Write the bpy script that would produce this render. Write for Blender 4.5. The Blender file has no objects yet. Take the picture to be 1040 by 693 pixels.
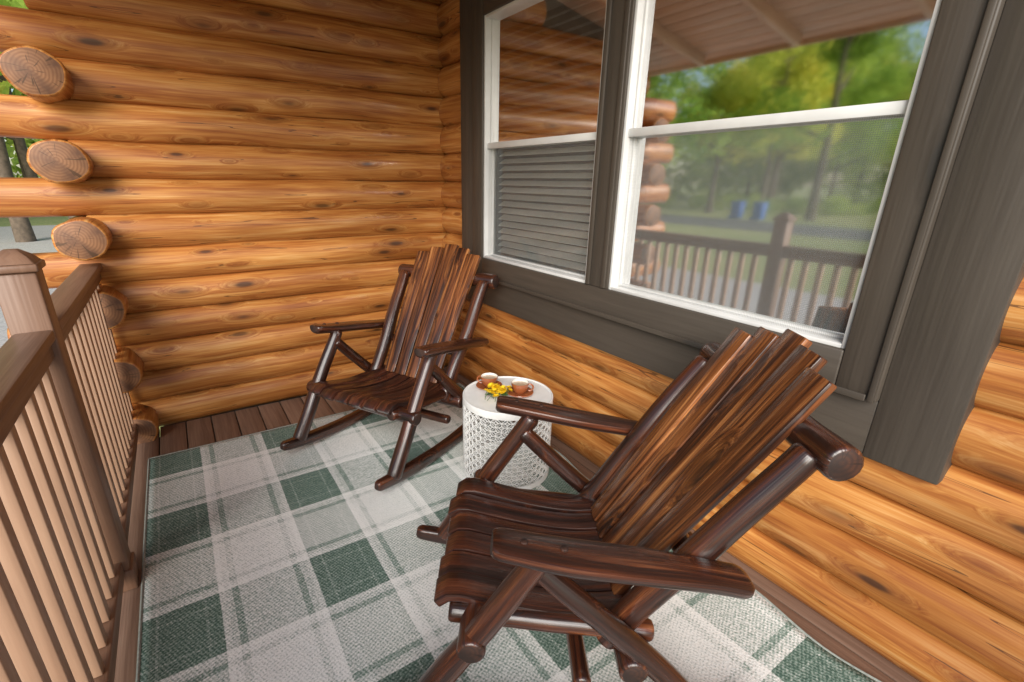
import bpy, math, random
import numpy as np
from mathutils import Vector, Matrix, noise as mnoise
random.seed(7); rng=np.random.default_rng(7)
SC=bpy.context.scene
# ---------------------------------------------------------------- materials
def mat(name):
    m=bpy.data.materials.new(name); m.use_nodes=True
    nt=m.node_tree; b=nt.nodes['Principled BSDF']
    return m,nt,b
class NB:
    def __init__(s,nt): s.nt=nt
    def n(s,t,**k):
        x=s.nt.nodes.new(t)
        for a,v in k.items(): setattr(x,a,v)
        return x
    def l(s,a,b): s.nt.links.new(a,b)
    def _set(s,inp,v):
        if hasattr(v,'is_output'): s.l(v,inp)
        else: inp.default_value=v
    def math(s,op,a,b=None,c=None,clamp=False):
        x=s.n('ShaderNodeMath',operation=op); x.use_clamp=clamp
        s._set(x.inputs[0],a)
        if b is not None: s._set(x.inputs[1],b)
        if c is not None: s._set(x.inputs[2],c)
        return x.outputs[0]
    def mapr(s,v,a,b,c=0.,d=1.,smooth=False):
        x=s.n('ShaderNodeMapRange'); x.interpolation_type='SMOOTHSTEP' if smooth else 'LINEAR'
        s._set(x.inputs['Value'],v)
        for k,q in zip(('From Min','From Max','To Min','To Max'),(a,b,c,d)): x.inputs[k].default_value=q
        return x.outputs[0]
    def vec(s,x,y,z):
        c=s.n('ShaderNodeCombineXYZ')
        for i,v in enumerate((x,y,z)): s._set(c.inputs[i],v)
        return c.outputs[0]
    def sep(s,v):
        c=s.n('ShaderNodeSeparateXYZ'); s.l(v,c.inputs[0]); return c.outputs
    def noise(s,v,scale=1.,det=4.,rough=.55,dist=0.):
        x=s.n('ShaderNodeTexNoise'); s.l(v,x.inputs['Vector'])
        x.inputs['Scale'].default_value=scale;x.inputs['Detail'].default_value=det;x.inputs['Roughness'].default_value=rough;x.inputs['Distortion'].default_value=dist
        return x.outputs[0]
    def ramp(s,v,stops):
        x=s.n('ShaderNodeValToRGB'); e=x.color_ramp.elements
        while len(e)<len(stops): e.new(.5)
        for i,(p,c) in enumerate(stops): e[i].position=p; e[i].color=(*c,1)
        s.l(v,x.inputs[0]); return x.outputs[0]
    def mix(s,f,a,b,mode='MIX'):
        x=s.n('ShaderNodeMix',data_type='RGBA',blend_type=mode)
        s._set(x.inputs[0],f)
        for i,v in ((6,a),(7,b)):
            if hasattr(v,'is_output'): s.l(v,x.inputs[i])
            else: x.inputs[i].default_value=(*v,1)
        return x.outputs[2]
    def bump(s,h,strength,dist,b):
        x=s.n('ShaderNodeBump'); x.inputs['Strength'].default_value=strength;x.inputs['Distance'].default_value=dist
        s.l(h,x.inputs['Height']); s.l(x.outputs[0],b.inputs['Normal'])
def gcoord(N):
    a=N.n('ShaderNodeAttribute'); a.attribute_name='gc'; return a.outputs['Vector']
def wood(name,stops,fine=60.,rough=(.35,.55),knots=True,knotcol=(.05,.018,.008),coat=0.,bump=.25,patch=((.8,.8,.8),(1.15,1.1,1.05)),kn=(1.7,7.),kthr=(.05,.11),contrast=1.0,spec=.5,check=0.,kvar=False):
    m,nt,b=mat(name);N=NB(nt);g=gcoord(N);x,y,z=N.sep(g)
    wv=N.vec(N.math('MULTIPLY',x,1.3),N.math('MULTIPLY',y,5.),N.math('MULTIPLY',z,5.))
    wn=N.math('SUBTRACT',N.noise(wv,1.,1.),.5)
    if knots:
        vo=N.n('ShaderNodeTexVoronoi'); N.l(N.vec(N.math('MULTIPLY',x,kn[0]),N.math('MULTIPLY',y,kn[1]),N.math('MULTIPLY',z,kn[1])),vo.inputs['Vector']); vo.inputs['Scale'].default_value=1.
        d=vo.outputs['Distance']
        if kvar:   # each knot its own size, some barely there
            cr,cg,cb=N.sep(vo.outputs['Color'])
            d=N.math('DIVIDE',d,N.math('ADD',N.math('MULTIPLY',cr,1.0),.45))
        kmask=N.mapr(d,kthr[0],kthr[1],1.,0.,True)
        if kvar: kmask=N.math('MULTIPLY',kmask,N.math('ADD',N.math('MULTIPLY',cg,.7),.35),clamp=True)
        halo=N.mapr(d,kthr[1]*.8,kthr[1]*2.4,1.,0.,True)
        pull=N.math('MULTIPLY',halo,.05)
    yy=N.math('ADD',y,N.math('MULTIPLY',wn,.045)); zz=N.math('ADD',z,N.math('MULTIPLY',wn,.04))
    if knots: yy=N.math('ADD',yy,pull); zz=N.math('ADD',zz,pull)
    gv=N.vec(N.math('MULTIPLY',x,1.6),N.math('MULTIPLY',yy,fine),N.math('MULTIPLY',zz,fine))
    g1=N.noise(gv,1.,2.,.6)
    gv2=N.vec(N.math('MULTIPLY',x,5.),N.math('MULTIPLY',yy,fine*5),N.math('MULTIPLY',zz,fine*5))
    g2=N.noise(gv2,1.,2.,.6)
    gr=N.math('ADD',N.math('MULTIPLY',g1,.68),N.math('MULTIPLY',g2,.32))
    gr=N.math('ADD',N.math('MULTIPLY',N.math('SUBTRACT',gr,.5),1.9*contrast),.5,clamp=True)
    col=N.ramp(gr,stops)
    pn=N.noise(N.vec(N.math('MULTIPLY',x,.9),N.math('MULTIPLY',y,2.5),N.math('MULTIPLY',z,2.5)),1.,2.)
    pc=N.ramp(N.mapr(pn,.3,.7),[(0,patch[0]),(1,patch[1])])
    col=N.mix(1.,col,pc,'MULTIPLY')
    if knots:
        col=N.mix(N.math('MULTIPLY',halo,.45),col,tuple(c*.6 for c in stops[0][1]))
        col=N.mix(kmask,col,knotcol)
    if check:   # thin drying checks running with the grain
        cn=N.noise(N.vec(N.math('MULTIPLY',x,1.1),N.math('MULTIPLY',y,26.),N.math('MULTIPLY',z,26.)),1.,1.)
        ck=N.math('MULTIPLY',N.math('LESS_THAN',N.math('ABSOLUTE',N.math('SUBTRACT',cn,.66)),.006),check)
        col=N.mix(ck,col,knotcol)
    N.l(col,b.inputs['Base Color'])
    N.l(N.mapr(gr,.2,.8,rough[1],rough[0]),b.inputs['Roughness'])
    b.inputs['Coat Weight'].default_value=coat; b.inputs['Coat Roughness'].default_value=.22
    b.inputs['Specular IOR Level'].default_value=spec
    if bump:
        bv=N.vec(N.math('MULTIPLY',x,3.),N.math('MULTIPLY',y,fine*2.5),N.math('MULTIPLY',z,fine*2.5))
        N.bump(N.noise(bv,1.,1.),bump,.004,b)
    return m
LOG=wood('log_wood',[(0.,(.23,.062,.012)),(.33,(.43,.148,.029)),(.62,(.59,.262,.064)),(1.,(.74,.435,.165))],fine=36.,rough=(.33,.5),coat=.18,patch=((.56,.46,.38),(1.10,1.14,1.25)),kn=(3.0,10.),kthr=(.07,.17),contrast=1.1,knotcol=(.045,.016,.007),check=.7,kvar=True)
def endgrain(name,c1,c2,c3,scale=420.):
    m,nt,b=mat(name);N=NB(nt);g=gcoord(N);x,y,z=N.sep(g)
    yz=N.vec(0.,y,z); nn=N.noise(yz,14.,3.)
    y2=N.math('ADD',y,.012);z2=N.math('ADD',z,-.008)
    r=N.math('SQRT',N.math('ADD',N.math('MULTIPLY',y2,y2),N.math('MULTIPLY',z2,z2)))
    w=N.math('SINE',N.math('ADD',N.math('MULTIPLY',r,scale),N.math('MULTIPLY',nn,6.)))
    col=N.mix(N.mapr(w,-1,1),c1,c2)
    ang=N.math('ARCTAN2',y2,z2); cr=N.noise(N.vec(N.math('MULTIPLY',ang,2.2),N.math('MULTIPLY',r,3.),x),2.5,2.)
    crack=N.mapr(cr,.60,.66,0.,.85,True)
    bl=N.noise(yz,9.,3.)
    col=N.mix(N.mapr(bl,.4,.7),col,c3)
    col=N.mix(crack,col,tuple(c*.25 for c in c1))
    N.l(col,b.inputs['Base Color']); b.inputs['Roughness'].default_value=.65
    return m
LOGEND=endgrain('log_end_grain',(.31,.155,.075),(.22,.098,.045),(.13,.062,.035))
CH=wood('dark_stained_log',[(0.,(.008,.004,.003)),(.4,(.030,.010,.006)),(.7,(.085,.026,.012)),(1.,(.22,.08,.032))],fine=48.,rough=(.20,.4),coat=.5,bump=.45,knotcol=(.01,.005,.004),kn=(3.,9.),kthr=(.08,.16),contrast=1.25,patch=((.40,.38,.38),(1.5,1.4,1.3)))
CS=wood('burnt_stained_slat',[(0.,(.009,.004,.003)),(.30,(.045,.014,.006)),(.58,(.19,.064,.020)),(1.,(.50,.225,.08))],fine=42.,rough=(.20,.42),coat=.45,bump=.45,knotcol=(.012,.005,.004),kn=(2.2,7.),kthr=(.08,.17),contrast=1.4,patch=((.45,.42,.42),(1.4,1.35,1.3)))
CSEAT=wood('dark_seat_slat',[(0.,(.008,.004,.003)),(.4,(.03,.010,.007)),(.75,(.09,.028,.015)),(1.,(.20,.07,.034))],fine=42.,rough=(.22,.42),coat=.4,bump=.45,knotcol=(.01,.005,.004),contrast=1.3)
CHEND=endgrain('dark_log_end',(.055,.02,.010),(.03,.012,.008),(.015,.008,.006))
DECK=wood('deck_board_composite',[(0.,(.13,.07,.045)),(.5,(.21,.125,.085)),(1.,(.28,.18,.13))],fine=50.,rough=(.5,.65),knots=False,patch=((.8,.8,.8),(1.15,1.15,1.15)))
RAIL=wood('railing_composite',[(0.,(.155,.08,.048)),(.5,(.205,.115,.072)),(1.,(.27,.16,.105))],fine=34.,rough=(.4,.5),knots=False,patch=((.88,.86,.85),(1.08,1.08,1.08)),contrast=.9)
BAL=wood('baluster_composite',[(0.,(.31,.18,.112)),(.5,(.39,.24,.155)),(1.,(.46,.30,.20))],fine=34.,rough=(.4,.5),knots=False,contrast=.9,patch=((.86,.86,.86),(1.08,1.08,1.08)),bump=0)
TRIM=wood('dark_painted_trim',[(0.,(.048,.037,.027)),(.5,(.066,.053,.041)),(1.,(.086,.071,.056))],fine=26.,rough=(.5,.62),knots=True,knotcol=(.035,.03,.025),bump=.35,kn=(1.5,5.),kthr=(.05,.10),contrast=.8,patch=((.82,.82,.82),(1.15,1.15,1.15)))
CEIL=wood('ceiling_plank',[(0.,(.50,.33,.21)),(.5,(.64,.46,.32)),(1.,(.74,.58,.43))],fine=40.,rough=(.4,.55),knots=False,bump=0)
def plain(name,c,r=.5,metal=0.,spec=.5,var=.0,vs=8.,bump=0.,bs=40.,coat=0.):
    m,nt,b=mat(name);N=NB(nt);tc=N.n('ShaderNodeTexCoord').outputs['Object']
    n=N.noise(tc,vs,2.)
    col=N.mix(N.mapr(n,.3,.7),tuple(x*(1-var) for x in c),tuple(min(1,x*(1+var)) for x in c))
    N.l(col,b.inputs['Base Color']);b.inputs['Roughness'].default_value=r;b.inputs['Metallic'].default_value=metal;b.inputs['Specular IOR Level'].default_value=spec
    b.inputs['Coat Weight'].default_value=coat
    if bump: N.bump(N.noise(tc,bs,3.),bump,.01,b)
    return m
WHITE=plain('white_vinyl',(.64,.64,.63),.35,var=.07)
WHITEM=plain('white_enamel',(.78,.78,.76),.4,var=.04,vs=20)
DARKIN=plain('interior_wall',(.16,.13,.10),.8,var=.1)
BLIND=plain('blind_slat',(.78,.75,.70),.5,var=.05)
CUPO=plain('terracotta_glaze',(.34,.10,.035),.25,var=.15,coat=.5)
CUPI=plain('cream_glaze',(.78,.75,.68),.25,var=.03,coat=.5)
TEA=plain('tea',(.50,.36,.24),.15)
YEL=plain('yellow_petal',(.88,.62,.02),.55,var=.12,vs=60)
GRNS=plain('flower_leaf',(.06,.13,.03),.55,var=.2)
BIN=plain('blue_plastic',(.04,.16,.50),.45,var=.1)
ASPH=plain('asphalt',(.11,.11,.112),.85,var=.15,vs=2.)
GRAVEL=plain('gravel',(.48,.45,.42),.9,var=.25,vs=30.)
SHING=plain('shingles',(.07,.06,.055),.9,var=.3,vs=10.)
CONC=plain('concrete',(.35,.33,.30),.85,var=.15)
BARK=plain('bark',(.14,.105,.075),.9,var=.35,vs=6.)
def leafmat(name,cols):
    m,nt,b=mat(name);N=NB(nt);tc=N.n('ShaderNodeTexCoord').outputs['Object']
    oi=N.n('ShaderNodeObjectInfo').outputs['Random']
    n=N.noise(tc,.55,1.); n2=N.noise(tc,6.,1.)
    v=N.math('ADD',N.math('MULTIPLY',n,.6),N.math('ADD',N.math('MULTIPLY',n2,.35),N.math('MULTIPLY',N.math('SUBTRACT',oi,.5),.28)))
    c=N.ramp(v,cols)
    nt.nodes.remove(b)
    df=N.n('ShaderNodeBsdfDiffuse');tr=N.n('ShaderNodeBsdfTranslucent');N.l(c,df.inputs[0]);N.l(c,tr.inputs[0])
    ms=N.n('ShaderNodeMixShader');ms.inputs[0].default_value=.5
    N.l(df.outputs[0],ms.inputs[1]);N.l(tr.outputs[0],ms.inputs[2]);N.l(ms.outputs[0],nt.nodes['Material Output'].inputs[0])
    return m
LEAF=leafmat('leaves',[(.25,(.20,.34,.06)),(.45,(.42,.56,.10)),(.6,(.70,.72,.14)),(.75,(.88,.74,.16))])
LEAFD=leafmat('leaves_far',[(.25,(.20,.32,.08)),(.5,(.46,.56,.13)),(.75,(.80,.72,.18))])
m,nt,b=mat('grass');N=NB(nt);tc=N.n('ShaderNodeTexCoord').outputs['Object']
n1=N.noise(tc,.15,3.);n2=N.noise(tc,9.,2.)
c=N.mix(N.mapr(n1,.35,.65),(.16,.24,.06),(.28,.32,.10));c=N.mix(N.mapr(n2,.35,.7,0,.6),c,(.46,.37,.19))
N.l(c,b.inputs['Base Color']);b.inputs['Roughness'].default_value=.9;GRASS=m
def glassmat(name,base,tint,fm_=1.5):
    m,nt,b=mat(name);N=NB(nt);nt.nodes.remove(b)
    tr=N.n('ShaderNodeBsdfTransparent');tr.inputs[0].default_value=(*tint,1)
    gl=N.n('ShaderNodeBsdfGlossy');gl.inputs['Roughness'].default_value=.045;gl.inputs[0].default_value=(1,1,1,1)
    lw=N.n('ShaderNodeFresnel');lw.inputs[0].default_value=1.5
    fac=N.math('ADD',N.math('MULTIPLY',lw.outputs[0],fm_),base,clamp=True)
    ms=N.n('ShaderNodeMixShader');N.l(fac,ms.inputs[0]);N.l(tr.outputs[0],ms.inputs[1]);N.l(gl.outputs[0],ms.inputs[2]);N.l(ms.outputs[0],nt.nodes['Material Output'].inputs[0]);return m
GLASSA=glassmat('window_glass_clear',.03,(.92,.94,.92),.9);GLASSB=glassmat('window_glass_coated',.68,(.72,.76,.74))
m,nt,b=mat('insect_screen');N=NB(nt);nt.nodes.remove(b)
df=N.n('ShaderNodeBsdfDiffuse');df.inputs[0].default_value=(.42,.44,.43,1)
tr=N.n('ShaderNodeBsdfTransparent')
x,y,z=N.sep(N.n('ShaderNodeTexCoord').outputs['Object'])
def grid(v,pitch,w):
    f=N.math('FRACT',N.math('DIVIDE',v,pitch)); return N.math('LESS_THAN',f,w)
gg=N.math('MAXIMUM',grid(y,.006,.2),grid(z,.006,.2))
fm=N.math('ADD',N.math('MULTIPLY',gg,.28),.06)
ms=N.n('ShaderNodeMixShader');N.l(fm,ms.inputs[0]);N.l(tr.outputs[0],ms.inputs[1]);N.l(df.outputs[0],ms.inputs[2]);N.l(ms.outputs[0],nt.nodes['Material Output'].inputs[0]);SCREEN=m
# rug
m,nt,b=mat('plaid_woven_rug');N=NB(nt);tc=N.n('ShaderNodeTexCoord').outputs['Object'];x,y,z=N.sep(tc)
wob=N.math('MULTIPLY',N.math('SUBTRACT',N.noise(tc,3.,1.),.5),.012)
def prof(v,c,Pp,hw):
    f=N.math('FRACT',N.math('ADD',N.math('DIVIDE',N.math('ADD',N.math('SUBTRACT',v,c),wob),Pp),.5+50))
    d=N.math('MULTIPLY',N.math('ABSOLUTE',N.math('SUBTRACT',f,.5)),Pp)
    band=N.math('LESS_THAN',d,hw)
    l1=N.math('LESS_THAN',N.math('ABSOLUTE',N.math('SUBTRACT',d,hw+.055)),.012)
    w1=N.math('LESS_THAN',N.math('ABSOLUTE',N.math('SUBTRACT',d,hw+.012)),.009)
    w2=N.math('LESS_THAN',N.math('ABSOLUTE',N.math('SUBTRACT',d,hw*.62)),.004)
    t=N.math('ADD',band,N.math('MULTIPLY',l1,.55))
    t=N.math('SUBTRACT',t,N.math('MULTIPLY',w2,.30))
    return N.math('SUBTRACT',t,N.math('MULTIPLY',w1,.30))
tx=prof(x,-1.938,.575,.122);ty=prof(y,-1.175,.65,.142)
prod=N.math('MULTIPLY',N.math('MAXIMUM',tx,0.),N.math('MAXIMUM',ty,0.))
t=N.math('ADD',N.math('MULTIPLY',N.math('ADD',tx,ty),.37),N.math('MULTIPLY',prod,.26))
def tri(v,p): return N.math('ABSOLUTE',N.math('SUBTRACT',N.math('FRACT',N.math('DIVIDE',v,p)),.5))
wa=N.math('ADD',tri(N.math('ADD',x,N.math('MULTIPLY',y,.5)),.013),tri(N.math('SUBTRACT',y,N.math('MULTIPLY',x,.5)),.013))
fn=N.noise(tc,150.,2.,.6); fn2=N.noise(N.vec(N.math('MULTIPLY',x,30.),N.math('MULTIPLY',y,220.),0.),1.,1.);blotch=N.noise(tc,2.2,2.)
v=N.math('ADD',N.math('MULTIPLY',t,.72),N.math('MULTIPLY',N.math('SUBTRACT',fn,.5),1.2))
v=N.math('ADD',v,N.math('MULTIPLY',N.math('SUBTRACT',fn2,.5),.38))
v=N.math('ADD',v,N.math('MULTIPLY',N.math('SUBTRACT',wa,.5),.46)); v=N.math('ADD',v,N.math('MULTIPLY',N.math('SUBTRACT',blotch,.5),.16)); v=N.math('ADD',v,.08,clamp=True)
col=N.ramp(v,[(0.,(.90,.91,.88)),(.3,(.65,.68,.65)),(.55,(.31,.39,.345)),(.85,(.125,.20,.16)),(1.,(.065,.12,.095))])
N.l(col,b.inputs['Base Color']);b.inputs['Roughness'].default_value=.9;b.inputs['Specular IOR Level'].default_value=.2
N.bump(fn,.5,.004,b);RUG=m
RUGE=plain('rug_binding',(.30,.33,.30),.9,var=.2,vs=80.)
# ---------------------------------------------------------------- mesh builder
class MB:
    def __init__(s): s.v=[];s.f=[];s.g=[];s.m=[]
    def add(s,vs,fs,gs,mi):
        o=len(s.v);s.v+=[tuple(q) for q in vs];s.f+=[tuple(i+o for i in f) for f in fs];s.g+=[tuple(q) for q in gs]
        s.m+= mi if isinstance(mi,list) else [mi]*len(fs)
    def sweep(s,path,prof,up=(0,0,1),scl=None,mi=0,cmi=None,er=.012,ns=0.,nf=2.,seed=None):
        if cmi is None: cmi=mi
        if seed is None: seed=random.uniform(0,200)
        path=[Vector(p) for p in path]; n=len(path); scl=[Vector(q) if isinstance(q,tuple) else Vector((q,q)) for q in (scl if scl else [1.]*n)]
        if er>0:
            a=(path[1]-path[0]);la=a.length;b=(path[-2]-path[-1]);lb=b.length
            P0=[path[0],path[0]+a*min(.45,er*.35/la),path[0]+a*min(.9,er/la)]
            P1=[path[-1]+b*min(.9,er/lb),path[-1]+b*min(.45,er*.35/lb),path[-1]]
            mx=max(max(abs(p[0]),abs(p[1])) for p in prof)
            k=max(.55,1-er/mx*.8); k2=1-(1-k)*.35
            path=P0+path[1:-1]+P1; scl=[scl[0]*k,scl[0]*k2,scl[0]]+scl[1:-1]+[scl[-1],scl[-1]*k2,scl[-1]*k]
        n=len(path);np_=len(prof);vs=[];gs=[];L=0;up=Vector(up)
        for i,p in enumerate(path):
            if i: L+=(path[i]-path[i-1]).length
            t=(path[min(i+1,n-1)]-path[max(i-1,0)]).normalized()
            sd=t.cross(up).normalized(); u=sd.cross(t)
            sc=scl[i]
            if ns: off=sd*mnoise.noise(Vector((L*nf,seed,1)))*ns+u*mnoise.noise(Vector((L*nf,seed,9)))*ns
            else: off=Vector((0,0,0))
            for j,(a,b) in enumerate(prof):
                k=1.
                if ns: k=1+mnoise.noise(Vector((L*nf*2+seed,a*12,b*12)))*ns*6
                q=p+off+sd*(a*sc[0]*k)+u*(b*sc[1]*k); vs.append(q);gs.append((L+seed*3.7,a,b))
        fs=[];ms=[]
        for i in range(n-1):
            for j in range(np_):
                k=(j+1)%np_; fs.append((i*np_+j,i*np_+k,(i+1)*np_+k,(i+1)*np_+j));ms.append(mi)
        fs.append(tuple(range(np_-1,-1,-1)));ms.append(cmi)
        fs.append(tuple((n-1)*np_+j for j in range(np_)));ms.append(cmi)
        s.add(vs,fs,gs,ms)
    def box(s,lo,hi,axis=None,mi=0,bev=.003):
        a0=Vector([min(lo[i],hi[i]) for i in range(3)]);b0=Vector([max(lo[i],hi[i]) for i in range(3)]);lo=a0;hi=b0;d=hi-lo
        if axis is None: axis=max(range(3),key=lambda i:d[i])
        c=(lo+hi)/2; a=Vector(c);b=Vector(c);a[axis]=lo[axis];b[axis]=hi[axis]
        up=(0,0,1) if axis!=2 else (0,1,0)
        t=Vector([0,0,0]);t[axis]=1;sd=t.cross(Vector(up));u=Vector(up)
        w=sum(abs(sd[i])*d[i] for i in range(3));h=sum(abs(u[i])*d[i] for i in range(3))
        s.sweep([a,b],rrect(w,h,min(bev,w*.4,h*.4)),up=up,mi=mi,er=min(bev,d[axis]*.3))
    def obj(s,name,mats,parent=None,angle=40):
        me=bpy.data.meshes.new(name);me.from_pydata(s.v,[],s.f);
        for m_ in mats: me.materials.append(m_)
        me.polygons.foreach_set('material_index',s.m)
        a=me.attributes.new('gc','FLOAT_VECTOR','POINT');a.data.foreach_set('vector',np.array(s.g,dtype=np.float32).ravel())
        me.update()
        import bmesh
        bm=bmesh.new();bm.from_mesh(me);bmesh.ops.recalc_face_normals(bm,faces=bm.faces);bm.to_mesh(me);bm.free()
        me.shade_smooth();me.set_sharp_from_angle(angle=math.radians(angle))
        o=bpy.data.objects.new(name,me);SC.collection.objects.link(o)
        if parent: o.parent=parent
        return o
def circ(r,n=14,r2=None):
    r2=r2 or r
    return [(r*math.cos(2*math.pi*i/n),r2*math.sin(2*math.pi*i/n)) for i in range(n)]
def rrect(w,h,b,seg=2):
    o=[]
    for cx,cy,a0 in ((w/2-b,h/2-b,0),(-w/2+b,h/2-b,90),(-w/2+b,-h/2+b,180),(w/2-b,-h/2+b,270)):
        for k in range(seg+1):
            a=math.radians(a0+90*k/seg);o.append((cx+b*math.cos(a),cy+b*math.sin(a)))
    return o
def lin(a,b,step):
    a=Vector(a);b=Vector(b);n=max(2,int((b-a).length/step)+1)
    return [a.lerp(b,i/(n-1)) for i in range(n)]
def empty(name,loc=(0,0,0),rz=0.,parent=None):
    e=bpy.data.objects.new(name,None);e.location=loc;e.rotation_euler=(0,0,rz);SC.collection.objects.link(e);e.parent=parent;e.empty_display_size=.1
    return e
# ---------------------------------------------------------------- cabin
cabin=empty('log_cabin')
H=.1875;Z0=.08;RE=-3.0    # RE: where the porch roof ends
def roofz(X): return 2.50+(X+2.40)*.22
M=MB();n=24
prof_=circ(.07,n,H/2+.003)
XC=-2.125
for j in range(17):
    z=Z0+H*j; passing=(j%2==1)
    x0=XC-.42 if passing else XC+.02
    if z+.12>roofz(x0): x0=max(x0,(z+.13-2.50)/.22-2.40)
    if x0>-.1: continue
    M.sweep(lin((x0+random.uniform(-.02,.02),.06,z),(.12,.06,z),.06),prof_,ns=.007,cmi=1,er=.015)
bw=M.obj('back_log_wall',[LOG,LOGEND],cabin)
M=MB()
for j in range(14):
    if j%2: continue
    z=Z0+H*j
    if z>2.2: continue
    M.sweep(lin((XC,-.19+random.uniform(-.03,.02),z-.015),(XC,4.2,z-.015),.08),circ(.118+random.uniform(-.006,.006),24,.104),ns=.014,cmi=1,er=.014)
for j in range(14):
    if j%2==0: continue
    z=Z0+H*j
    if z>2.2: continue
    M.sweep(lin((XC,.14,z),(XC,4.2,z),.08),circ(.09,20,.095),ns=.006,cmi=1,er=.014)
M.obj('side_log_wall',[LOG,LOGEND],cabin)
M=MB();pw=circ(.07,n,H/2+.003)
for j in range(17):
    z=Z0+H*j;segs=[(.0,-7.)]
    if .78<z<2.62: segs=[(.0,-.47),(-3.04,-7.)]
    for a,b_ in segs: M.sweep(lin((.09,a,z),(.09,b_,z),.06),pw,ns=.007,cmi=1,er=.01)
M.obj('window_log_wall',[LOG,LOGEND],cabin)
M=MB()
M.box((.10,.1,-.1),(.16,-.5,3.2));M.box((.10,-3.0,-.1),(.16,-7,3.2));M.box((.10,-.5,-.1),(.16,-3.0,.9));M.box((.10,-.5,2.5),(.16,-3.0,3.2))
M.box((-2.0,.07,-.1),(.3,.12,2.9),axis=0)
M.box((2.6,.3,0),(2.65,-4.2,3));M.box((.16,.25,0),(2.6,.3,3),axis=0);M.box((.16,-4.2,0),(2.6,-4.15,3),axis=0);M.box((.16,.25,.2),(2.6,-4.15,.25),axis=0);M.box((.16,.25,2.8),(2.6,-4.15,2.85),axis=0)
M.obj('interior_walls',[DARKIN],cabin)
M=MB()
yR,yL=-3.135,-.37; yr,yl=-2.946,-.556
zt,zf,zb,zm,zT=.691,.88,1.014,1.696,2.378
M.box((-.006,yR,zt),(.085,yr,2.72),axis=2,bev=.004);M.box((-.006,yl,zt),(.085,yL,2.72),axis=2,bev=.004)
M.box((-.003,yr,zt+.003),(.083,yl,zf),axis=1,bev=.004);M.box((.003,yr,2.51),(.083,yl,2.7),axis=1,bev=.004)
yE,yD,yC,yB=-.676,-1.665,-1.815,-2.83
M.box((-.028,yr,zf),(.09,yB-.0,2.51),axis=2,bev=.005);M.box((-.028,yE,zf),(.09,yl,2.51),axis=2,bev=.005)
M.box((-.026,yC,zb),(.09,yD,zT),axis=2,bev=.005)
M.box((-.030,yB,zf-.004),(.09,yE,zb),axis=1,bev=.005);M.box((-.026,yB,zT),(.09,yE,2.508),axis=1,bev=.005)
M.box((-.036,-1.70,zb+.004),(-.026,-1.675,zT-.004),axis=2,bev=.003);M.box((-.036,-1.805,zb+.004),(-.026,-1.78,zT-.004),axis=2,bev=.003)
M.box((-.040,-2.942,zf+.0),(-.028,-2.925,2.49),axis=2,bev=.003)
M.box((-.040,-2.92,zf-.002),(-.030,-.57,zf+.02),axis=1,bev=.003)
M.obj('window_trim',[TRIM],cabin)
def window(name,y0,y1,blind,G):   # y0>y1
    e=empty(name,parent=cabin);M=MB();w=.015
    xo=-.016
    M.box((xo,y1,zb),(.07,y1+w,zT),axis=2);M.box((xo,y0-w,zb),(.07,y0,zT),axis=2)
    M.box((xo,y1+w,zb),(.07,y0-w,zb+w),axis=1);M.box((xo,y1+w,zT-w),(.07,y0-w,zT),axis=1)
    M.box((.0,y1+w,zm-.017),(.045,y0-w,zm+.017),axis=1)
    M.box((.022,y1+w,zm+.017),(.05,y1+w+.010,zT-w),axis=2);M.box((.022,y0-w-.010,zm+.017),(.05,y0-w,zT-w),axis=2)
    M.box((.035,y1+w,zb+w),(.065,y1+w+.008,zm-.017),axis=2);M.box((.035,y0-w-.008,zb+w),(.065,y0-w,zm-.017),axis=2)
    M.box((.035,y1+w+.008,zb+w),(.065,y0-w-.008,zb+w+.010),axis=1)
    M.obj('vinyl_frame',[WHITE],e)
    for nm,a,b_,x in (('upper_glass',zm+.016,zT-w,.034),('lower_glass',zb+w,zm-.016,.05)):
        M=MB();M.add([(x,y1+w,a),(x,y0-w,a),(x,y0-w,b_),(x,y1+w,b_)],[(0,1,2,3)],[(0,0,0)]*4,0);M.obj(nm,[G],e)
    M=MB();x=.012;M.add([(x,y1+w,zb+w),(x,y0-w,zb+w),(x,y0-w,zm-.017),(x,y1+w,zm-.017)],[(0,1,2,3)],[(0,0,0)]*4,0);M.obj('insect_screen',[SCREEN],e)
    if blind:
        M=MB();z=zb+.05
        while z<zT-.03:
            M.sweep([(.10,y1+.03,z),(.10,y0-.03,z)],[(-.020,-.014),(.020,.011),(.020,.014),(-.020,-.011)],er=0);z+=.042
        M.box((.075,y1+.03,zT-.05),(.13,y0-.03,zT-.01),axis=1)
        M.obj('window_blind',[BLIND],e)
window('double_hung_window',yE,yD,True,GLASSA);window('double_hung_window_wide',yC,yB,False,GLASSB)
M=MB();x=-2.30
while x<.1:
    M.box((x,-7.,-.03),(x+.137,.0,.0),axis=1,bev=.004);x+=.143
M.box((-2.34,-7,-.22),(-2.305,0.,-.002),axis=1)
M.obj('porch_deck',[DECK],cabin)
M=MB();M.box((-2.29,-7,-.65),(.1,0,-.07),axis=1);M.box((-2.0,.13,-.65),(3.,4.,-.02),axis=1);M.obj('foundation',[CONC],cabin)
M=MB();k=0;X=-2.40
while X<.2:
    c=Vector((X,0,roofz(X)+.03));p0=c+Vector((0,.9,0));p1=c+Vector((0,RE,0))
    M.sweep([p0,p1],rrect(.112,.02,.005),up=Vector((-.22,0,1)).normalized(),er=.002);X+=.113
for y in (-.35,-1.15,-1.95,-2.75):
    a=Vector((-2.36,y,roofz(-2.36)-.02));b_=Vector((.02,y,roofz(.02)-.02));M.sweep([a,b_],rrect(.045,.08,.005),up=(0,0,1))
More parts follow.
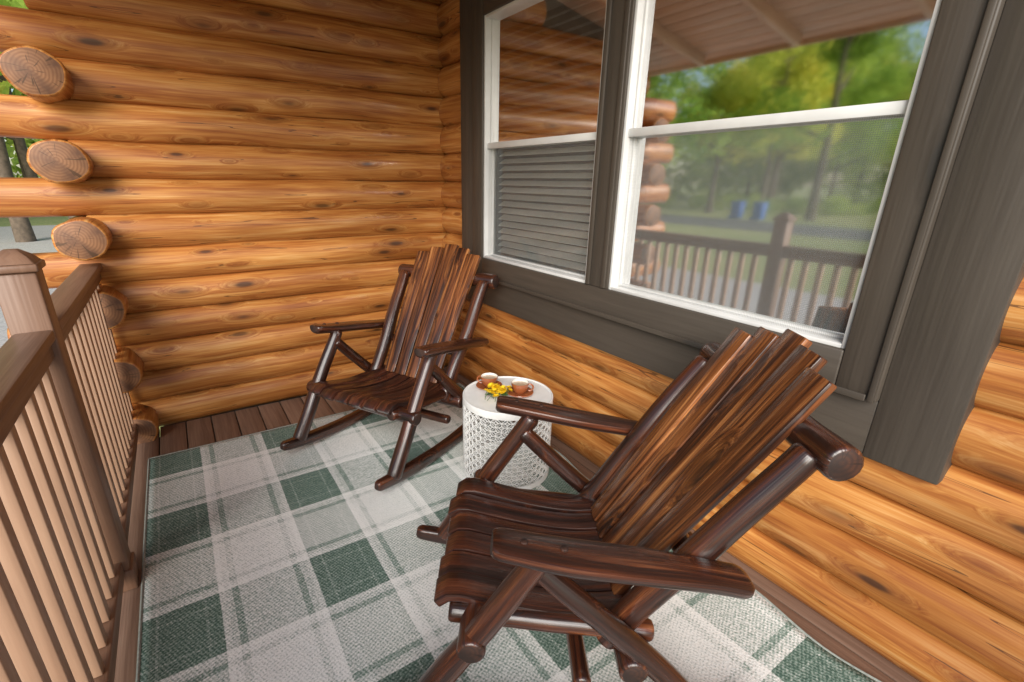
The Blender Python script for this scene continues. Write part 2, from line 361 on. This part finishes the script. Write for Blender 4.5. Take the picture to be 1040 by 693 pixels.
M.sweep([(-2.46,.9,roofz(-2.46)+.04),(-2.46,RE,roofz(-2.46)+.04)],rrect(.03,.10,.004))
M.obj('porch_ceiling',[CEIL],cabin)
M=MB();q=-2.50
M.add([(q,.95,roofz(q)+.055),(q,RE-.05,roofz(q)+.055),(3.,RE-.05,roofz(3.)+.055),(3.,.95,roofz(3.)+.055),(q,.95,roofz(q)+.09),(q,RE-.05,roofz(q)+.09),(3.,RE-.05,roofz(3.)+.09),(3.,.95,roofz(3.)+.09)],
 [(3,2,1,0),(4,5,6,7),(0,1,5,4),(1,2,6,5),(2,3,7,6),(3,0,4,7)],[(0,0,0)]*8,0);M.obj('shingle_roof',[SHING],cabin)
# ---------------------------------------------------------------- railing
rail=empty('porch_railing')
def railsec(y0,y1,idx):
    M=MB()
    M.box((-2.185,y1,1.012),(-2.088,y0,1.047),axis=1,bev=.008)
    M.box((-2.165,y1,.955),(-2.105,y0,1.010),axis=1,bev=.004)
    M.box((-2.165,y1,.075),(-2.105,y0,.135),axis=1,bev=.004)
    M.obj('rails_%d'%idx,[RAIL],rail)
    M=MB();y=y0-.065
    while y>y1+.04:
        M.box((-2.153,y-.018,.137),(-2.117,y+.018,.953),axis=2,bev=.003);y-=.108
    M.obj('balusters_%d'%idx,[BAL],rail)
railsec(-.0,-1.37,1);railsec(-1.472,-4.3,2)
M=MB()
for py in (-1.421,-4.36):
    M.box((-2.19,py-.05,.0),(-2.088,py+.05,1.225),axis=2,bev=.005)
    M.box((-2.20,py-.062,1.227),(-2.078,py+.062,1.25),axis=2,bev=.005)
    M.sweep([(-2.139,py,1.251),(-2.139,py,1.27),(-2.139,py,1.29)],rrect(.11,.11,.006),up=(0,1,0),scl=[1,.75,.3],er=0)
    M.box((-2.20,py-.06,.001),(-2.078,py+.06,.09),axis=2,bev=.005)
M.obj('posts',[RAIL],rail)
# ---------------------------------------------------------------- rug
M=MB();nx,ny=60,110;x0,x1,y0,y1=-2.063,-.085,-.423,-3.75
vs=[];fs=[]
for i in range(nx+1):
    for j in range(ny+1):
        u=i/nx;v=j/ny;x=x0+(x1-x0)*u;y=y0+(y1-y0)*v
        e=max(0,(u-.9)/.1);wx=.012*math.sin(y*11)*e;z=.008+.004*mnoise.noise(Vector((x*2,y*2,0)))+e*e*.010*(1+math.sin(y*11+.8))
        vs.append((x+wx,y,z))
for i in range(nx):
    for j in range(ny):
        a=i*(ny+1)+j;fs.append((a,a+1,a+ny+2,a+ny+1))
M.add(vs,fs,[(0,0,0)]*len(vs),0)
rug=M.obj('plaid_rug',[RUG,RUGE],angle=80)
md=rug.modifiers.new('s','SOLIDIFY');md.thickness=.007;md.offset=-1
ei=[vs[j] for j in range(0,ny+1,2)];ej=[vs[nx*(ny+1)+j] for j in range(0,ny+1,1)];ek=[vs[i*(ny+1)] for i in range(nx+1)]
M=MB()
for pts in (ei,ej,ek): M.sweep([(p[0],p[1],p[2]-.003) for p in pts],circ(.006,8),er=.002)
M.obj('binding',[RUGE],rug)
# ---------------------------------------------------------------- rocking chairs
def chair(name,loc,ang,seed):
    random.seed(seed)
    e=empty(name,(loc[0],loc[1],.012),ang-math.pi/2)   # local +y = facing
    L=MB()
    def log(a,b_,r,n=16,ns=.011,tp=(1,1,1),er=.010,**k):
        pts=lin(a,b_,.03);m=len(pts);sc=[]
        for i in range(m):
            t=i/(m-1); q=(tp[0]*(1-2*t)+tp[1]*2*t) if t<.5 else (tp[1]*(2-2*t)+tp[2]*(2*t-1)); sc.append(q)
        up=(0,1,0) if abs((Vector(b_)-Vector(a)).normalized().z)>.9 else (0,0,1)
        L.sweep(pts,circ(r,n),up=up,scl=sc,ns=ns,nf=3.,cmi=1,er=er,**k)
    for s in (-1,1):
        pts=[];
        for i in range(25):
            y=-.58+1.16*i/24;pts.append((s*.352,y,.036+.17*(y-.02)**2))
        L.sweep(pts,rrect(.058,.066,.018,3),ns=.003,cmi=1,er=.02,scl=[.8+.2*min(1,i/4,(24-i)/4) for i in range(25)])
        log((s*.356,.465,.075),(s*.352,.115,.645),.037,tp=(1.05,1,.9))
        log((s*.335,.15,.59),(s*.350,-.35,.095),.033,tp=(.9,1,1.05))
        log((s*.280,-.07,.27),(s*.305,-.482,.905),.038,tp=(1.0,1.05,.95))
        log((s*.275,.37,.360),(s*.275,-.20,.300),.030)
        pts=lin((s*.382,.25,.688),(s*.372,-.37,.578),.03);m=len(pts)
        sc=[(.90+.2*math.sin(math.pi*min(1,i/(m-1)*1.15)),.92) for i in range(m)]
        L.sweep(pts,[(a,b if b<.010 else .010+(b-.010)*.3) for a,b in circ(.051,20,.040)],scl=sc,ns=.007,nf=3.,cmi=1,er=.018)
        for yy,zz in ((.175,.6930),(.08,.6765)):
            L.sweep([(s*.381,yy,zz-.01),(s*.381,yy,zz+.002)],circ(.010,8),up=(0,1,0),er=.002,mi=1,cmi=1)
    log((-.40,.30,.345),(.40,.30,.345),.038)
    log((-.38,-.13,.262),(.38,-.13,.262),.040)
    log((-.37,.0,.20),(.37,.0,.20),.026)
    log((-.365,-.524,.905),(.385,-.524,.905),.043,tp=(1.05,.95,1.05))
    log((-.28,-.295,.50),(.28,-.295,.50),.030)
    L.obj('log_frame',[CH,CHEND],e)
    S=MB()
    for i in range(6):       # seat slats run front to back over the cross logs
        k=i-2.5;xk=k*.096;fy=.405+random.uniform(-.020,.014)
        pts=[]
        for q in range(19):
            t=q/18.;y=fy-(fy+.165)*t
            z=.412-.080*math.sin(min(1.,t*1.25)*math.pi/2)**1.2+.012*max(0,t-.8)*5
            z-=.035*max(0,(.10-t)/.10)**2
            pts.append((xk*(1-.06*t),y,z-.010*math.cos(k/2.5*math.pi/2)))
        S.sweep(pts,rrect(.087,.026,.004,2),ns=.004,er=.005,scl=[(1-.07*q/18.,1.) for q in range(19)])
    S.obj('seat_slats',[CSEAT],e)
    B=MB()
    base=Vector((0,-.125,.335));top=Vector((0,-.585,1.085))
    nrm=(top-base).normalized().cross(Vector((1,0,0))).normalized()
    if nrm.y<0: nrm=-nrm
    for i in range(5):
        k=i-2; xb=k*.082;xt=k*.102
        tt=[.94,.985,1.01,.975,.93][i]
        a=base.copy();a.x=xb; q=base.lerp(top,tt);q.x=xt*tt
        a+=nrm*(.006*abs(k));q+=nrm*(.008*abs(k))
        pts=lin(a,q,.05);m=len(pts);wd=[.076+(.097-.076)*i2/(m-1) for i2 in range(m)]
        sc=[(w_/.1,1.) for w_ in wd]
        B.sweep(pts,rrect(.1,.026,.004,2),up=nrm,scl=sc,ns=.003,er=.005)
    B.obj('back_slats',[CS],e)
    return e
chair('rocking_chair',(-.752,-.904),3.607,11)
chair('rocking_chair.001',(-.794,-2.486),2.547,23)
# ---------------------------------------------------------------- side table
tb=empty('side_table',(-.405,-1.555,.012));R=.232;HT=.445
def lathe(M,prof,n=40,mi=0,c=(0,0,0)):
    vs=[];fs=[]
    for r,z in prof:
        for i in range(n):
            a=2*math.pi*i/n;vs.append((c[0]+r*math.cos(a),c[1]+r*math.sin(a),c[2]+z))
    for k in range(len(prof)-1):
        for i in range(n):
            j=(i+1)%n;fs.append((k*n+i,k*n+j,(k+1)*n+j,(k+1)*n+i))
    M.add(vs,fs,[(0,0,0)]*len(vs),mi)
M=MB();lathe(M,[(.001,HT-.012),(R*.97,HT-.012),(R*.985,HT-.035),(R*1.01,HT-.035),(R*1.015,HT-.003),(R*1.005,HT+.002),(R*.985,HT+.002),(R*.975,HT-.004),(.001,HT-.004)],64)
lathe(M,[(R*.97,.0),(R*1.01,.0),(R*1.01,.028),(R*.97,.028),(R*.97,.0)],64)
M.obj('top_and_rims',[WHITEM],tb)
M=MB();nn,rows=26,8;z0,z1=.024,HT-.03;vs=[];idx={}
for r_ in range(rows*2+1):
    for i in range(nn*2):
        if (r_+i)%2==0:
            a=math.pi*i/nn;idx[(r_,i)]=len(vs);vs.append((R*math.cos(a),R*math.sin(a),z0+(z1-z0)*r_/(rows*2)))
fs=[]
for r_ in range(1,rows*2):
    for i in range(nn*2):
        if (r_+i)%2==1:
            a,b_,c_,d_=idx[(r_,(i-1)%(2*nn))],idx[(r_-1,i)],idx[(r_,(i+1)%(2*nn))],idx[(r_+1,i)]
            o=len(vs);cs=[]
            aa=math.pi*i/nn;zc=z0+(z1-z0)*r_/(rows*2);dz=(z1-z0)/(rows*2)*.38;da=math.pi/nn*.38
            for k in range(4):
                t=[(-da,0),(0,-dz),(da,0),(0,dz)][k];vs.append((R*math.cos(aa+t[0]),R*math.sin(aa+t[0]),zc+t[1]))
            q=[a,b_,c_,d_]
            for k in range(4): fs.append((q[k],q[(k+1)%4],o+(k+1)%4,o+k))
M.add(vs,fs,[(0,0,0)]*len(vs),0);o=M.obj('lattice_drum',[WHITEM],tb)
md=o.modifiers.new('w','WIREFRAME');md.thickness=.0062;md.use_boundary=True;md.use_even_offset=False
def cup(name,loc,rz):
    e=empty(name,loc,rz);e.scale=(1.08,1.08,1.08);M=MB()
    lathe(M,[(.001,.0),(.040,.0),(.062,.010),(.066,.013),(.064,.016),(.040,.006),(.001,.006)],36,0)
    lathe(M,[(.020,.007),(.024,.010),(.036,.026),(.042,.050),(.043,.060),(.0415,.061)],36,0)
    lathe(M,[(.0415,.061),(.040,.059),(.039,.050),(.033,.028),(.02,.013),(.001,.012)],36,1)
    lathe(M,[(.001,.050),(.0385,.050)],36,2)
    pts=[(.040+.024*math.sin(t),0,.036+.018*math.cos(t)) for t in [math.pi*k/8 for k in range(9)]]
    M.sweep(pts,circ(.0045,8),up=(0,1,0),er=.001,mi=0);M.obj('cup_and_saucer',[CUPO,CUPI,TEA],e)
zt_=.012+HT-.003
cup('tea_cup',(-.44,-1.43,zt_),2.2);cup('tea_cup.001',(-.35,-1.585,zt_),-.6)
M=MB();random.seed(3)
for k in range(22):
    a=random.uniform(0,6.28);r=random.uniform(0,.058);c=Vector((r*math.cos(a)*1.3,r*math.sin(a)*.8,.02+random.uniform(0,.040)))
    npet=10;tl=Vector((random.uniform(-.6,.6),random.uniform(-.6,.6),1)).normalized();s1=tl.orthogonal().normalized();s2=tl.cross(s1)
    for lay in (0,1):
        for p in range(npet):
            t=2*math.pi*(p+.5*lay)/npet;d=(s1*math.cos(t)+s2*math.sin(t));q=tl.cross(d);R1=.022-.005*lay
            up_=tl*(.004+.006*lay)
            M.add([c,c+d*R1*.6-q*.0045+up_*.5,c+d*R1+up_,c+d*R1*.6+q*.0045+up_*.5],[(0,1,2,3)],[(0,0,0)]*4,0)
    M.sweep([c,c+Vector((random.uniform(-.03,.03),random.uniform(-.03,.03),-c.z+.004))],circ(.0013,5),up=(0,1,0),er=0,mi=1)
for k in range(12):
    a=random.uniform(0,6.28);d=Vector((math.cos(a),math.sin(a),.2));q=Vector((-d.y,d.x,0))
    M.add([d*.02+Vector((0,0,.01)),d*.04-q*.007+Vector((0,0,.012)),d*.06+Vector((0,0,.0)),d*.04+q*.007+Vector((0,0,.012))],[(0,1,2,3)],[(0,0,0)]*4,1)
o=M.obj('yellow_flowers',[YEL,GRNS]);o.location=(-.475,-1.56,zt_+.002)
# ---------------------------------------------------------------- outside
GZ=-.62
def sheet(name,x0,y0,x1,y1,z,m_):
    M=MB();M.add([(x0,y0,z),(x1,y0,z),(x1,y1,z),(x0,y1,z)],[(0,1,2,3)],[(0,0,0)]*4,0);return M.obj(name,[m_])
sheet('grass_lawn',-400,-400,400,400,GZ,GRASS)
sheet('gravel_driveway',-9.,-12,-2.2,26,GZ+.006,GRAVEL)
sheet('road',-27.,-200,-21.,200,GZ+.006,ASPH)
def rbin(name,loc):
    e=empty(name,loc);M=MB()
    M.sweep([(0,0,.05),(0,0,.5),(0,0,.95)],rrect(.58,.62,.05,3),up=(0,1,0),scl=[.82,.92,1.],er=.01)
    M.sweep([(0,0,.955),(0,0,1.0),(0,0,1.05)],rrect(.64,.70,.06,3),up=(0,1,0),scl=[1,1,.85],er=.01)
    M.sweep([(-.3,.3,.1),(.3,.3,.1)],circ(.1,14),er=.01)
    M.obj('bin_body',[BIN],e)
rbin('recycling_bin',(-27.9,13.2,GZ));rbin('recycling_bin.001',(-27.9,14.6,GZ))
def leaves(M,centers,radii,n,size,flat=.8,mi=1):
    centers=np.array(centers);radii=np.array(radii);k=rng.integers(0,len(centers),n)
    d=rng.normal(size=(n,3));d/=np.linalg.norm(d,axis=1)[:,None];rr=rng.uniform(.55,1.05,n)[:,None]
    p=centers[k]+d*rr*radii[k][:,None]*np.array([1,1,flat])
    a=rng.normal(size=(n,3));a/=np.linalg.norm(a,axis=1)[:,None];b_=np.cross(a,rng.normal(size=(n,3)));b_/=np.linalg.norm(b_,axis=1)[:,None]
    s=(size*rng.uniform(.6,1.3,n))[:,None]
    V=np.stack([p-a*s,p+b_*s*.6,p+a*s,p-b_*s*.6],1).reshape(-1,3);o=len(M.v)
    M.v+=[tuple(x) for x in V.tolist()];M.g+=[(0,0,0)]*len(V);M.f+=[(o+4*i,o+4*i+1,o+4*i+2,o+4*i+3) for i in range(n)];M.m+=[mi]*n
def tree_mesh(seed,h):
    random.seed(seed);M=MB();pts=[Vector((0,0,-.2))]
    for i in range(1,9): pts.append(Vector((random.uniform(-.12,.12)*i*.3,random.uniform(-.12,.12)*i*.3,h*.95*i/8)))
    M.sweep(pts,circ(.22,10),up=(0,1,0),scl=[1.25]+[1-.105*i for i in range(1,9)],er=0)
    cs=[];rs=[]
    for i in range(13):
        t=random.uniform(.28,.92);b_=pts[0].lerp(pts[-1],t);a=random.uniform(0,6.28);L=h*random.uniform(.16,.32)*(1.15-t*.6)
        e=b_+Vector((math.cos(a)*L,math.sin(a)*L,L*random.uniform(.3,.7)));M.sweep([b_,b_.lerp(e,.5)+Vector((0,0,-.1)),e],circ(.09,6),up=(0,1,0),scl=[1,.7,.3],er=0)
        for q in range(3):
            c=e+Vector((random.gauss(0,.8),random.gauss(0,.8),random.gauss(0,.5)));cs.append(tuple(c));rs.append(random.uniform(.7,1.5)*h/11)
    cs.append(tuple(pts[-1]));rs.append(1.6)
    leaves(M,cs,rs,5000,.17)
    me=M.obj('tmp',[BARK,LEAF]);d=me.data;bpy.data.objects.remove(me);return d
tms=[tree_mesh(s,h) for s,h in ((1,11),(2,14),(3,12.5),(4,9))]
random.seed(5);tl=[]
for i in range(20): tl.append((random.uniform(-66,-33),random.uniform(12,64)))
for i in range(8): tl.append((random.uniform(-20,-6.5),random.uniform(26,55)))
for p in ((-17,13.5),(-17,24),(-30.5,11.5),(-31.5,19.),(-3.9,15),(-6.,19),(-1.5,20)): tl.append(p)
for i,(x,y) in enumerate(tl):
    o=bpy.data.objects.new('deciduous_tree',tms[i%4]);SC.collection.objects.link(o);o.location=(x,y,GZ);o.rotation_euler=(0,0,random.uniform(0,6.28));s=random.uniform(.85,1.3);o.scale=(s,s,s)
M=MB();cs=[];rs=[]
for i in range(220):
    a=random.uniform(math.radians(80),math.radians(180));r=random.uniform(68,90)
    for q in range(3): cs.append((r*math.cos(a)+random.uniform(-3,3),r*math.sin(a)+random.uniform(-3,3),random.uniform(0,15)));rs.append(random.uniform(2.,4.))
leaves(M,cs,rs,40000,.5,mi=0);M.obj('distant_trees',[LEAFD])
M=MB();cs=[];rs=[]
for i in range(60):
    cs.append((random.uniform(-40,-34),random.uniform(6,50),GZ+random.uniform(.1,.8)));rs.append(random.uniform(.5,1.0))
leaves(M,cs,rs,9000,.12,mi=0);M.obj('shrub_undergrowth',[LEAFD])
# ---------------------------------------------------------------- light
W=bpy.data.worlds.new('World');SC.world=W;W.use_nodes=True;nt=W.node_tree;bg=nt.nodes['Background']
sky=nt.nodes.new('ShaderNodeTexSky');sky.sky_type='NISHITA';sky.sun_disc=False
EL,AZ=math.radians(27),math.radians(218)   # azimuth clockwise from +Y
sky.sun_elevation=EL;sky.sun_rotation=AZ;nt.links.new(sky.outputs[0],bg.inputs[0]);bg.inputs[1].default_value=.15
sd=bpy.data.lights.new('sun','SUN');sd.energy=5.;sd.angle=math.radians(42);sd.color=(1,.96,.9);so=bpy.data.objects.new('sun',sd);SC.collection.objects.link(so)
dv=Vector((math.sin(AZ)*math.cos(EL),math.cos(AZ)*math.cos(EL),math.sin(EL)));so.rotation_euler=dv.to_track_quat('Z','Y').to_euler();so.location=dv*30
# ---------------------------------------------------------------- camera
cd=bpy.data.cameras.new('camera');co=bpy.data.objects.new('camera',cd);SC.collection.objects.link(co);SC.camera=co
psi,th,rho=.573,.351,.011
F=Vector((math.sin(psi)*math.cos(th),math.cos(psi)*math.cos(th),-math.sin(th)));R0=Vector((math.cos(psi),-math.sin(psi),0));U0=R0.cross(F)
Rr=R0*math.cos(rho)+U0*math.sin(rho);Uu=-R0*math.sin(rho)+U0*math.cos(rho)
mt=Matrix((Rr,Uu,-F)).transposed().to_4x4();mt.translation=Vector((-1.713,-3.423,1.5));co.matrix_world=mt
cd.sensor_fit='HORIZONTAL';cd.sensor_width=36;cd.lens=487.843/1040*36;cd.shift_x=20.7/1040;cd.shift_y=15.04/1040;cd.clip_start=.02;cd.clip_end=1500
SC.view_settings.view_transform='Standard';SC.view_settings.look='None';SC.view_settings.exposure=0
